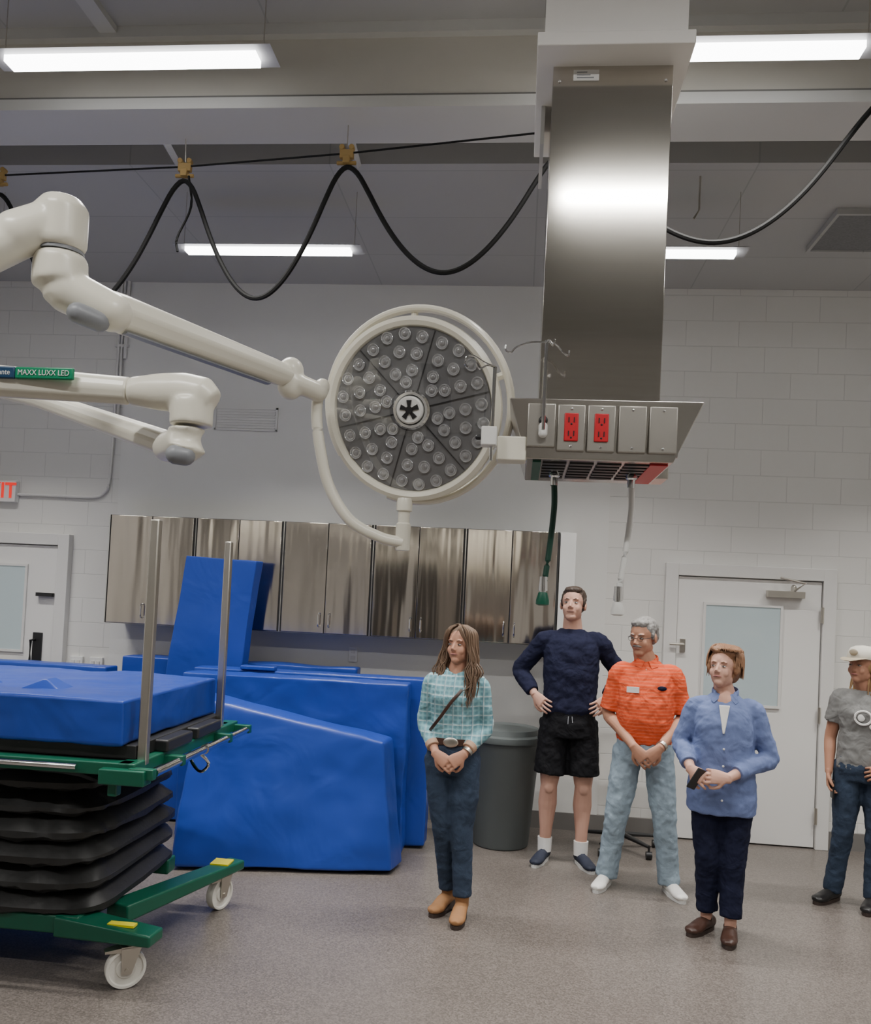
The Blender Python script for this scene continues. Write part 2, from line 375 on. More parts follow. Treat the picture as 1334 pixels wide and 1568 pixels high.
obj('trolleys',bm,M_yel,e,bevel=.003)
bm=B()
for x,yy,_ in pk: tube(bm,[(x,yy,3.77),(x,min(yy,3.85) ,3.9)],.003,6)
obj('hangers',bm,M_alu,e)
e=empty('cable_hook',(1.15,5.0,4.0));bm=B();tube(bm,[(.93,4.95,4.25),(.93,4.95,4.05),(.9,4.95,4.0)],.006,6);obj('hook',bm,M_alu,e)

# ------------------------------------------------------------------ service column
e=empty('service_column',(.2,2.7,2.2))
quick('soffit_wrap',(.0,2.42,3.38),(.405,3.0,H),M_soff,e)
bm=B();box(bm,(-.02,2.40,3.345),(.425,3.02,3.385));obj('collar',bm,M_soff,e,bevel=.003)
quick('inner_neck',(.0,2.7,3.22),(.012,3.0,3.355),M_beam2,e)
quick('shroud',(.03,2.5,2.33),(.38,2.86,3.36),M_steelH,e,.002)
bm=B();box(bm,(.09,2.496,3.30),(.165,2.5,3.332));obj('maker_plate',bm,M_plast,e)
bm=B()
for k in range(3): box(bm,(.10,2.4952,3.307+k*.008),(.10+.05-.01*k,2.4962,3.310+k*.008))
obj('maker_plate_print',bm,M_greyp,e)
bm=B()
for x in (.05,.36): ell(bm,(x,2.498,3.30),(.005,.003,.005))
obj('screws',bm,M_chrome,e)
bm=B()
hexa(bm,[(.0,2.47,2.165),(.42,2.47,2.165),(.42,2.92,2.165),(.0,2.92,2.165),(-.055,2.44,2.335),(.495,2.44,2.335),(.495,2.95,2.335),(-.055,2.95,2.335)])
obj('console_box',bm,M_steel,e,bevel=.003)
def fp(x,z,off=0):
    k=(z-2.165)/.17
    return V((x,2.47-.03*k-off,z))
bm=B();hexa(bm,[fp(.04,2.18,.0),fp(.43,2.18,.0),fp(.43,2.18,-.01),fp(.04,2.18,-.01),fp(.035,2.325,.004),fp(.445,2.325,.004),fp(.445,2.325,-.01),fp(.035,2.325,-.01)])
obj('front_panel',bm,M_steel,e)
M_plate=mat('satin_plate',(.46,.44,.40),.34,.85)
for nm,x0 in (('red_outlet',.125),('red_outlet',.21),('blank_plate',.297),('blank_plate',.383)):
    bm=B();box(bm,(x0-.039,2.435,2.185),(x0+.039,2.462,2.318));obj(nm+'_cover',bm,M_plate,e,bevel=.003)
    if nm=='red_outlet':
        bm=B();box(bm,(x0-.02,2.43,2.212),(x0+.02,2.44,2.293));obj(nm,bm,M_red,e,bevel=.003)
        bm=B()
        for zz in (2.233,2.272):
            box(bm,(x0-.009,2.428,zz-.006),(x0-.006,2.434,zz+.008));box(bm,(x0+.006,2.428,zz-.006),(x0+.009,2.434,zz+.008));ell(bm,(x0,2.43,zz-.011),(.003,.002,.003))
        obj('slots',bm,M_blk,e)
    bm=B()
    for zz in (2.197,2.306): ell(bm,(x0,2.434,zz),(.004,.002,.004))
    obj('plate_screws',bm,M_chrome,e)
bm=B();box(bm,(.0,2.437,2.195),(.08,2.462,2.32));obj('gas_plate',bm,M_plate,e,bevel=.003)
bm=B();ell(bm,(.045,2.433,2.27),(.013,.006,.013));ell(bm,(.045,2.433,2.24),(.009,.006,.009));obj('gas_knobs',bm,M_blk,e)
bm=B()
for i,x in enumerate((.05,.13,.21,.29)):
    for j in range(6): box(bm,(x,2.52+j*.055,2.161),(x+.07,2.55+j*.055,2.166))
obj('underside_slots',bm,M_blk,e)
quick('underside_reflection_red',(.36,2.5,2.160),(.41,2.88,2.1645),M_red,e)  # red reflection in the steel, painted as a thin strip
quick('underside_reflection_green',(.02,2.5,2.160),(.045,2.88,2.1645),M_green,e)  # green reflection on the steel underside, put in as a coloured strip
quick('rear_outlet_box',(.40,2.85,2.175),(.47,2.99,2.26),M_alu,e,.003)
def hose(name,m,x,x2,z2,mc):
    h=empty(name,(x,2.7,2.15))
    bm=B();tube(bm,spline([(x,2.7,2.14),(x+.004,2.7,2.05),((x+x2)/2+.005,2.7,1.92),(x2+.004,2.69,1.82),(x2,2.69,z2+.04)],6),.0095,12);obj('hose_tube',bm,m,h)
    bm=B();lathe(bm,[(.018,2.165),(.018,2.15),(.012,2.145),(.012,2.12)],(x,2.7,0));lathe(bm,[(.012,z2+.075),(.014,z2+.04),(.014,z2+.03),(.01,z2+.03),(.01,z2)],(x2,2.69,0));obj('ferrules',bm,M_chrome,h)
    bm=B();lathe(bm,[(.0001,z2+.03),(.014,z2+.025),(.021,z2+.0),(.021,z2-.012),(.012,z2-.016),(.0001,z2-.016)],(x2,2.69,0));obj('coupler',bm,mc,h)
hose('oxygen_hose',M_grn2,.092,.072,1.755,M_green);hose('vacuum_hose',M_plast,.332,.305,1.735,M_plast)
h=empty('iv_hook_pole',(.045,2.41,2.3))
bm=B();tube(bm,[(.045,2.415,2.24),(.045,2.415,2.495)],.0055,10)
tube(bm,spline([(.045,2.415,2.49),(.0,2.40,2.485),(-.04,2.4,2.47),(-.055,2.4,2.455),(-.07,2.4,2.46),(-.072,2.4,2.475)],5),.0025,6)
tube(bm,spline([(.045,2.415,2.49),(.07,2.40,2.48),(.09,2.39,2.455),(.105,2.39,2.445),(.108,2.39,2.46)],5),.0025,6)
tube(bm,spline([(.045,2.415,2.49),(.05,2.36,2.48),(.06,2.33,2.455),(.065,2.32,2.47)],5),.0025,6)
obj('pole',bm,M_chrome,h);bm=B();cap_tube(bm,(.045,2.425,2.23),(.045,2.425,2.25),.013);obj('clamp',bm,M_plast,h)
h=empty('iv_hook_pole',(-.1,2.43,2.3))
bm=B();tube(bm,[(-.1,2.43,2.15),(-.1,2.43,2.42)],.0055,10)
tube(bm,spline([(-.1,2.43,2.42),(-.13,2.42,2.43),(-.16,2.41,2.445),(-.18,2.4,2.44),(-.185,2.4,2.42),(-.175,2.4,2.41)],5),.0025,6)
tube(bm,spline([(-.1,2.43,2.42),(-.12,2.38,2.41),(-.14,2.36,2.395),(-.15,2.355,2.41)],5),.0025,6)
obj('pole',bm,M_chrome,h)
bm=B();box(bm,(-.13,2.41,2.19),(-.085,2.46,2.245));obj('bracket',bm,M_plast,h,bevel=.004)
bm=B();box(bm,(-.085,2.45,2.155),(.0,2.52,2.225));obj('bracket_mount',bm,M_cream,h,bevel=.004)
bm=B();cap_tube(bm,(-.14,2.43,2.215),(-.135,2.43,2.215),.008);obj('knob',bm,M_blk,h)

# ------------------------------------------------------------------ surgical light
SL=empty('surgical_light',(-1.95,1.75,2.4))
def lamp_head(c,n):
    q=V(n).normalized().to_track_quat('Z','Y').to_matrix().to_4x4();M=Matrix.Translation(V(c))@q
    def L(prof,cc=(0,0,0),seg=64,closed=False,caps=True):
        bm=B();lathe(bm,prof,cc,seg,None,closed,caps);return bm
    def O(nm,bm,m,**k): bm.transform(M);return obj(nm,bm,m,SL,**k)
    O('lamp_back_shell',L([(.0001,-.07),(.12,-.07),(.24,-.055),(.290,-.03),(.300,-.005),(.298,.012),(.284,.02),(.270,.014),(.265,.0),(.0001,0)]),M_cream)
    O('lamp_face',L([(.0001,.004),(.264,.004),(.264,.001),(.0001,.001)]),M_ledface)
    A_=[math.radians(x) for x in range(-110,215,5)]
    bm=B();tube(bm,[(.315*math.cos(a)+.006,.315*math.sin(a)+.010,-.04) for a in A_],[(.024,.013)]*len(A_),12,ref=(0,0,1));O('grip_ring',bm,M_cream)
    bm=B()
    for a in (-100,20,90,160,205):
        a=math.radians(a);tube(bm,[(.27*math.cos(a),.27*math.sin(a),-.04),(.315*math.cos(a),.315*math.sin(a),-.04)],.012,8)
    O('ring_mounts',bm,M_cream)
    rim=B();core=B();line=B();cups=[]
    for sct in range(6):
        a0=math.radians(12+60*sct)
        for rr,fr in ((.238,(.14,.38,.62,.86)),(.184,(.2,.5,.8)),(.131,(.28,.72)),(.085,(.5,))):
            for f_ in fr:
                a=a0+math.radians(60)*f_;rj=rr+(.006 if f_ in (.38,.62,.5) else -.004);cups.append((rj*math.cos(a),rj*math.sin(a)))
    for x_,y_ in cups:
        lathe(rim,[(.0205,.005),(.0205,.010),(.0190,.0115),(.0175,.010),(.014,.0055)],(x_,y_,0),20)
        lathe(core,[(.0001,.013),(.005,.0125),(.0085,.010),(.0105,.0062),(.0001,.006)],(x_,y_,0),14)
    for i in range(6):
        a=math.radians(12+60*i);Mx=Matrix.Rotation(a,4,'Z');box(line,(.055,-.0015,.004),(.262,.0015,.0075),Mx)
    O('lens_rims',rim,M_lens);O('lens_cores',core,M_lensc);O('sector_ribs',line,M_blk)
    O('hub_ring',L([(.064,.004),(.064,.02),(.058,.028),(.05,.028),(.046,.02),(.046,.004)],closed=True),M_chrome)
    O('hub',L([(.045,.004),(.045,.034),(.04,.038),(.0001,.038)]),M_plast)
    bm=B();tube(bm,[(0,0,.038),(0,0,.044)],.012,14)
    for i in range(5):
        Mx=Matrix.Rotation(math.radians(90+72*i),4,'Z')
        hexa(bm,[Mx@V(p) for p in ((.008,-.004,.038),(.032,-.009,.038),(.032,.009,.038),(.008,.004,.038),(.008,-.004,.0425),(.031,-.008,.0425),(.031,.008,.0425),(.008,.004,.0425))])
    O('hub_vents',bm,M_blk)
    O('clear_cover',L([(.264,.012),(.2,.03),(.12,.040),(.066,.042)],seg=64,caps=False) ,M_clear)
lamp_head((-.377,2.75,2.36),(-.16,-.96,-.22))
bm=B();yk=spline([(-.672,2.66,2.40),(-.675,2.66,2.32),(-.66,2.66,2.22),(-.625,2.67,2.09),(-.555,2.68,1.985),(-.46,2.70,1.935),(-.385,2.715,1.92)],8);tube(bm,yk,[(.018,.018)]*len(yk),14)
obj('yoke_arc',bm,M_cream,SL)
bm=B();lathe(bm,[(.022,1.895),(.024,1.90),(.024,1.98),(.019,1.985),(.019,2.02),(.026,2.024),(.026,2.05),(.022,2.065)],(-.385,2.725,0));obj('yoke_pivot',bm,M_cream,SL)
bm=B()
A0,A1=V((-1.075,2.0,2.435)),V((-.745,2.58,2.415))
tube(bm,[A0,A0.lerp(A1,.1),A0.lerp(A1,.9),A1],[(.050,.04),(.054,.042),(.041,.036),(.034,.033)],8);obj('arm_upper_spring',bm,M_cream,SL,bevel=.008)
bm=B();tube(bm,[V((-1.03,2.05,2.383)),V((-.79,2.5,2.374))],[(.004,.014)]*2,6);obj('arm_upper_underside',bm,M_greyp,SL)
bm=B()
tube(bm,[(-1.17,1.98,2.555),(-1.17,1.98,2.54),(-1.17,1.98,2.48),(-1.16,1.98,2.45)],[.055,.064,.066,.05],24)
cap_tube(bm,(-1.15,1.985,2.465),(-1.05,2.02,2.425),.056,20,r1=.05)
obj('elbow_lower',bm,M_cream,SL,remesh=.006,sm=6)
bm=B();cap_tube(bm,(-1.10,1.948,2.398),(-1.065,1.985,2.39),.026);obj('elbow_grey_cap',bm,M_greyp,SL)
bm=B();tube(bm,[(-1.17,1.97,2.56),(-1.17,1.97,2.575),(-1.17,1.97,2.665),(-1.17,1.97,2.69)],[.055,.064,.064,.045],24)
cap_tube(bm,(-1.18,1.965,2.63),(-1.25,1.92,2.58),.056,20);tube(bm,[(-1.22,1.94,2.6),(-1.33,1.88,2.50),(-1.6,1.8,2.42),(-1.95,1.75,2.40)],[.052,.05,.05,.05],16)
obj('elbow_upper',bm,M_cream,SL,remesh=.006,sm=6)
bm=B();tube(bm,[(-1.17,1.975,2.553),(-1.17,1.975,2.561)],.056,24);obj('joint_line',bm,M_greyp,SL)
bm=B();cap_tube(bm,(-.745,2.585,2.44),(-.745,2.585,2.385),.04,20);cap_tube(bm,(-.73,2.58,2.40),(-.67,2.64,2.385),.032,20);cap_tube(bm,(-.66,2.655,2.40),(-.66,2.655,2.41),.024,20)
obj('wrist_joint',bm,M_cream,SL,remesh=.005,sm=4)
bm=B();tube(bm,[(-1.95,1.9,2.235),(-1.32,1.98,2.235),(-.98,2.0,2.222)],[(.042,.034)]*2+[(.036,.034)],8);obj('arm_lower_spring',bm,M_cream,SL,bevel=.008)
bm=B();tube(bm,[(-.98,2.0,2.222),(-.9,2.0,2.222),(-.84,2.0,2.222),(-.79,2.0,2.215),(-.765,2.0,2.2)],[(.035,.034),(.047,.04),(.049,.045),(.046,.045),(.03,.03)],16)
tube(bm,[(-.82,2.0,2.2),(-.82,2.0,2.14)],.052,24);obj('elbow_two',bm,M_cream,SL,remesh=.006,sm=5)
bm=B();tube(bm,[(-.83,2.0,2.135),(-.83,2.0,2.085),(-.84,2.0,2.07)],[.05,.05,.035],24);cap_tube(bm,(-.84,2.0,2.1),(-.91,2.08,2.10),.04,20);obj('elbow_two_lower',bm,M_cream,SL,remesh=.006,sm=5)
bm=B();cap_tube(bm,(-.84,1.965,2.063),(-.82,1.975,2.062),.024);obj('elbow_two_cap',bm,M_greyp,SL)
bm=B();tube(bm,[(-.89,2.05,2.10),(-1.58,2.6,2.33),(-2.6,3.3,2.6)],[(.035,.03),(.03,.03),(.03,.03)],8);obj('arm_lower_rear',bm,M_cream,SL,bevel=.006)
bm=B();tube(bm,[(-1.95,1.8,2.1),(-1.95,1.8,H)],.06,20);tube(bm,[(-1.95,1.8,4.15),(-1.95,1.8,4.25)],.16,24);obj('ceiling_mount_shaft',bm,M_cream,SL)
lamp_head((-2.95,3.4,2.3),(.2,-.9,-.4))
bm=B();tube(bm,spline([(-2.6,3.3,2.6),(-2.75,3.4,2.75),(-2.95,3.5,2.7),(-2.95,3.5,2.4)],5),.018,10);obj('yoke_two',bm,M_cream,SL)
bm=B();box(bm,(-1.25,1.943,2.233),(-1.10,1.953,2.263));obj('label_green',bm,M_lab,SL,bevel=.004)
bm=B();box(bm,(-1.32,1.942,2.233),(-1.25,1.952,2.263));obj('label_navy',bm,M_lab2,SL,bevel=.004)
for s_,x_ in (('MAXX LUXX LED',-1.175),('Avante',-1.285)):
    tx=bpy.data.curves.new('label_text','FONT');tx.body=s_;tx.size=.019;tx.extrude=.0004;tx.align_x='CENTER';tx.align_y='CENTER';tx.materials.append(M_plast)
    to=bpy.data.objects.new('label_text',tx);C.collection.objects.link(to);to.parent=SL;to.rotation_euler=(math.pi/2,0,0);to.location=V((x_,1.9415,2.248))-SL.location;to.scale=(.9,1,1)

# ------------------------------------------------------------------ operating table
T=empty('veterinary_operating_table',(-2.7,4.1,0))
def pad(name,p,parent=None,bev=.05,disp=.02,ds=.25,m=M_blue,fine=0):
    bm=B();hexa(bm,p)
    bmesh.ops.subdivide_edges(bm,edges=bm.edges,cuts=11,use_grid_fill=True)
    o=obj(name,bm,m,parent)
    b=o.modifiers.new('b','BEVEL');b.width=bev;b.segments=3;b.limit_method='ANGLE';b.angle_limit=.9
    s=o.modifiers.new('s','SUBSURF');s.levels=2;s.render_levels=2
    for st,nsz in ((disp,ds),(fine,ds*.3)):
        if not st: continue
        t=bpy.data.textures.new(name,'CLOUDS');t.noise_scale=nsz;t.noise_depth=0
        d=o.modifiers.new('d','DISPLACE');d.texture=t;d.strength=st;d.mid_level=.5;d.texture_coords='LOCAL'
    for f in o.data.polygons:f.use_smooth=True
    for e_ in o.data.edges: e_.use_edge_sharp=False
    return o
def bx(x0,x1,y0,y1,z0,z1): return [(x0,y0,z0),(x1,y0,z0),(x1,y1,z0),(x0,y1,z0),(x0,y0,z1),(x1,y0,z1),(x1,y1,z1),(x0,y1,z1)]
pad('top_pad',bx(-4.0,-1.66,3.5,4.62,1.045,1.245),T,bev=.015,disp=.02,ds=.3,fine=.006)
pad('under_pad',bx(-3.98,-1.62,3.55,4.6,.985,1.045),T,bev=.015,disp=.008,ds=.3,m=M_black)
bm=B()
for x in (-2.5,-2.15):
    hexa(bm,[(x-.11,3.7,1.24),(x+.08,3.7,1.24),(x+.08,3.85,1.24),(x-.11,3.85,1.24),(x-.02,3.74,1.285),(x,3.74,1.285),(x,3.82,1.285),(x-.02,3.82,1.285)])
obj('pad_handles',bm,M_blue,T,bevel=.006)
bm=B();box(bm,(-4.0,3.46,.93),(-1.6,3.53,.985));box(bm,(-4.0,4.63,.93),(-1.6,4.70,.985));box(bm,(-1.66,3.46,.93),(-1.58,4.78,.985));box(bm,(-4.0,3.5,.93),(-3.9,4.7,.985))
box(bm,(-1.72,3.42,.90),(-1.52,3.50,.965));box(bm,(-1.7,3.47,.84),(-1.66,3.52,.93))
obj('frame_rails',bm,M_green,T,bevel=.006)
bm=B();tube(bm,[(-1.51,3.5,.945),(-1.51,4.72,.945)],.019,12);tube(bm,[(-4.0,3.43,.965),(-1.82,3.43,.965)],.013,12);tube(bm,[(-1.51,4.08,.945),(-1.51,4.12,.945)],.024,12);obj('side_bars',bm,M_chrome,T)
bm=B()
for yy in (3.46,3.78,4.42,4.74): box(bm,(-1.6,yy-.02,.925),(-1.49,yy+.02,.97))
obj('bar_brackets',bm,M_green,T,bevel=.004)
bm=B();box(bm,(-1.62,3.56,.96),(-1.578,3.60,2.03));box(bm,(-1.628,4.53,.96),(-1.59,4.57,2.0));obj('restraint_posts',bm,M_alu,T,bevel=.006)
bm=B();box(bm,(-1.72,3.75,.985),(-1.56,4.05,1.04));box(bm,(-1.72,4.12,.985),(-1.56,4.45,1.04));obj('latch_blocks',bm,M_blk,T,bevel=.01)
bm=B();tube(bm,spline([(-1.55,4.1,.93),(-1.5,4.12,.87),(-1.55,4.15,.82),(-1.62,4.2,.86),(-1.65,4.25,.93)],5),.008,8);obj('tilt_handle',bm,M_chrome,T)
bm=B();rings=[];nf=6
for i in range(nf*5+1):
    ph=i/(nf*5);zz=.27+.65*ph;fold=abs(math.sin(math.pi*nf*ph))**.6
    ins=.10*(1-fold)+.03*ph
    rings.append((-2.86,4.08,zz-.03*fold,1.08-ins,.53-ins))
loft(bm,rings,seg=120,pw=8)
obj('bellows_skirt',bm,M_black,T,sm=1,disp=.06,dscale=.14)
bm=B();box(bm,(-3.95,3.58,.2),(-1.85,3.70,.28));box(bm,(-3.95,4.42,.2),(-1.8,4.52,.28));box(bm,(-3.9,3.7,.21),(-1.9,4.45,.27))
def arm_(x0,y0,x1,y1,w,h0=.29,h1=.245):
    d=V((x1-x0,y1-y0,0)).normalized();n_=V((-d.y,d.x,0))*w;a=V((x0,y0,0));b=V((x1,y1,0))
    q=[a-n_,b-n_*.8,b+n_*.8,a+n_];hexa(bm,[(*p.xy,.19) for p in q]+[(q[0].x,q[0].y,h0),(q[1].x,q[1].y,h1),(q[2].x,q[2].y,h1),(q[3].x,q[3].y,h0)])
arm_(-1.95,3.64,-1.50,3.60,.075,.28,.24);arm_(-1.78,3.80,-1.50,4.66,.065,.27,.24)
obj('base_frame',bm,M_green,T,bevel=.01)
bm=B();box(bm,(-1.72,3.585,.252),(-1.6,3.625,.262));box(bm,(-1.6,4.5,.245),(-1.5,4.60,.253));obj('warning_labels',bm,M_yell,T)
def caster(x,yy,ang,r=.085):
    M=Matrix.Translation((x,yy,0))@Matrix.Rotation(ang,4,'Z')
    Rx=Matrix.Rotation(math.pi/2,4,'X')
    bm=B();lathe(bm,[(.0001,-.02),(r*.45,-.02),(r*.5,-.013),(r*.8,-.013),(r*.85,-.022),(r*.97,-.022),(r,-.015),(r,.015),(r*.97,.022),(r*.85,.022),(r*.8,.013),(r*.5,.013),(r*.45,.02),(.0001,.02)],(-.03,0,r),40,Rx);bm.transform(M);obj('caster_wheel',bm,M_nylon,T)
    bm=B()
    for s in (-1,1): hexa(bm,[(-.05,s*.03-.003,r-.02),(-.01,s*.03-.003,r-.02),(-.01,s*.03+.003,r-.02),(-.05,s*.03+.003,r-.02),(-.055,s*.03-.003,2*r+.01),(.03,s*.03-.003,2*r+.01),(.03,s*.03+.003,2*r+.01),(-.055,s*.03+.003,2*r+.01)])
    box(bm,(-.055,-.033,2*r+.005),(.03,.033,2*r+.013));tube(bm,[(0,0,2*r+.01),(0,0,.2)],.032,16);tube(bm,[(-.03,-.04,r),(-.03,.04,r)],.008,10)
    hexa(bm,[(-.12,-.02,2*r-.01),(-.05,-.03,2*r-.01),(-.05,.03,2*r-.01),(-.12,.02,2*r-.01),(-.12,-.02,2*r),(-.05,-.03,2*r+.01),(-.05,.03,2*r+.01),(-.12,.02,2*r)])
    bm.transform(M);obj('caster_fork',bm,M_alu,T)
caster(-1.60,3.60,.6);caster(-1.54,4.57,1.2);caster(-3.85,3.6,.3);caster(-3.85,4.55,.3)

# ------------------------------------------------------------------ loose pads
e=empty('padded_mat',(-1.3,5.4,0))
pad('cushion',[(-2.05,5.08,.02),(-.72,5.30,.02),(-.68,5.53,.02),(-2.05,5.30,.02),(-2.05,5.34,1.03),(-.83,5.43,.80),(-.80,5.64,.80),(-2.05,5.56,1.05)],e,bev=.02,disp=.03,ds=.45,fine=.008)
e=empty('padded_mat',(-1.3,5.8,0));pad('cushion',bx(-2.3,-.72,5.70,5.87,.02,1.15),e,bev=.02,disp=.03,ds=.35,fine=.008)
e=empty('padded_mat',(-1.3,6.0,0));pad('cushion',bx(-2.3,-.58,5.90,6.06,.02,1.17),e,bev=.02,disp=.02,ds=.35)
e=empty('padded_mat',(-3,6.5,0));pad('cushion',bx(-3.05,-1.2,6.34,6.52,.02,1.18),e,bev=.02,disp=.02,ds=.3)
e=empty('padded_mat',(-4,6.5,0));pad('cushion',bx(-4.3,-3.0,6.0,6.2,.02,1.12),e,bev=.02,disp=.02,ds=.3)
e=empty('padded_mat',(-2.2,6.1,0));pad('cushion',[(-2.72,6.10,.02),(-2.12,6.10,.02),(-2.12,6.20,.02),(-2.72,6.20,.02),(-2.49,6.12,1.97),(-1.95,6.12,1.95),(-1.92,6.20,1.95),(-2.47,6.20,1.97)],e,bev=.015,disp=.012,ds=.3)
bm=B();box(bm,(-1.95,5.88,1.17),(-1.7,5.96,1.2));obj('mat_strap',bm,M_blue,bpy.data.objects['padded_mat.002'],bevel=.008)

# ------------------------------------------------------------------ trash can, stand
e=empty('trash_can',(-.06,6.2,0))
bm=B();lathe(bm,[(.0001,.005),(.195,.005),(.2,.02),(.255,.72),(.262,.73),(.262,.75),(.2,.75)],(-.06,6.2,0),48);obj('barrel',bm,M_can,e)
bm=B();lathe(bm,[(.25,.75),(.285,.75),(.288,.765),(.285,.79),(.25,.80),(.24,.835),(.1,.855),(.0001,.857)],(-.06,6.2,0),48);obj('lid',bm,M_can,e)
bm=B()
for s in (-1,1): box(bm,(-.06+s*.262-.03,6.1,.60),(-.06+s*.262+.03,6.3,.64))
obj('grips',bm,M_can,e,bevel=.01)
e=empty('rolling_instrument_stand',(.80,6.3,0))
bm=B();tube(bm,[(.80,6.3,.1),(.80,6.3,1.0)],.022,14);tube(bm,[(.72,6.3,1.0),(.88,6.3,1.0)],.02,10);box(bm,(.66,6.18,1.0),(.96,6.42,1.03))
obj('pole_and_tray',bm,M_alu,e,bevel=.004)
bm=B()
for i in range(5):
    a=math.radians(20+72*i);tube(bm,[(.80,6.3,.11),(.80+.28*math.cos(a),6.3+.28*math.sin(a),.085)],[(.02,.025),(.012,.016)],10)
for i in range(5):
    a=math.radians(20+72*i);x=.80+.28*math.cos(a);yy=6.3+.28*math.sin(a);tube(bm,[(x-.02,yy,.028),(x+.02,yy,.028)],.027,14);tube(bm,[(x,yy,.03),(x,yy,.09)],.008,8)
obj('star_base',bm,M_blk,e)
bm=B();box(bm,(.76,6.25,.86),(.84,6.3,.95));obj('clamp',bm,M_blk,e,bevel=.006)

# ------------------------------------------------------------------ people
def skin(n,c): return mat(n,c,.55,var=.04,vscale=14,spec=.22)
S1=skin('skin_tan',(.52,.27,.185));S2=skin('skin_fair',(.57,.33,.25));S3=skin('skin_medium',(.46,.235,.155))
M_eye=mat('eye_white',(.5,.46,.43),.35);M_iris=mat('iris_dark',(.03,.02,.015),.3);M_lip=mat('lips',(.40,.15,.13),.5);M_lipm=mat('lips_pale',(.40,.2,.155),.5)
def hairm(n,c): return mat(n,c,.55,var=.5,vscale=40,bump=.5,bscale=120,stretch=(1,1,.15))
def hand(bm,W,d,n,side,curl=.7,s=1.0):
    W=V(W);d=V(d).normalized();n=V(n);n=(n-d*n.dot(d)).normalized();tt=d.cross(n)*side
    tube(bm,[W-d*.02*s,W+d*.01*s,W+d*.05*s,W+d*.088*s],[(.019*s,.027*s),(.017*s,.031*s),(.015*s,.041*s),(.011*s,.039*s)],12,ref=n)
    for i,Ln in enumerate((.072,.08,.074,.058)):
        p=W+d*(.083-.004*abs(i-1))*s+tt*(.033-.022*i)*s;pts=[p-d*.015*s];rr=[.0082*s]
        for f,a in ((.45,curl*.6),(.32,curl*1.4),(.23,curl*2.0)):
            dd=d*math.cos(a)+n*math.sin(a)+tt*(.10-.067*i);pts.append(p);rr.append(.0082*s);p=p+dd.normalized()*Ln*f*s
        pts.append(p);rr.append(.006*s);tube(bm,pts,rr,8,ref=tt)
    b0=W+d*.02*s+tt*.022*s
    b1=b0+(d*.55+tt*.7+n*.35).normalized()*.04*s;b2=b1+(d*.85+tt*.25+n*.4).normalized()*.03*s;b3=b2+(d*.9-tt*.05+n*.5).normalized()*.025*s
    tube(bm,[b0,b1,b2,b3],[.0135*s,.012*s,.0105*s,.008*s],8,ref=n)
def limb(bm,P,Rr,seg=14): 
    Q=spline(P,4);n=len(P)-1;rr=[]
    for i in range(len(Q)):
        tt=i/4;k=min(int(tt),n-1);f=tt-k;rr.append(Rr[k]*(1-f)+Rr[k+1]*f)
    tube(bm,Q,rr,seg,ref=(0,1,0))
def merge(bm,h,M):
    h.transform(M);me=bpy.data.meshes.new('t');h.to_mesh(me);bm.from_mesh(me);h.free();bpy.data.meshes.remove(me)
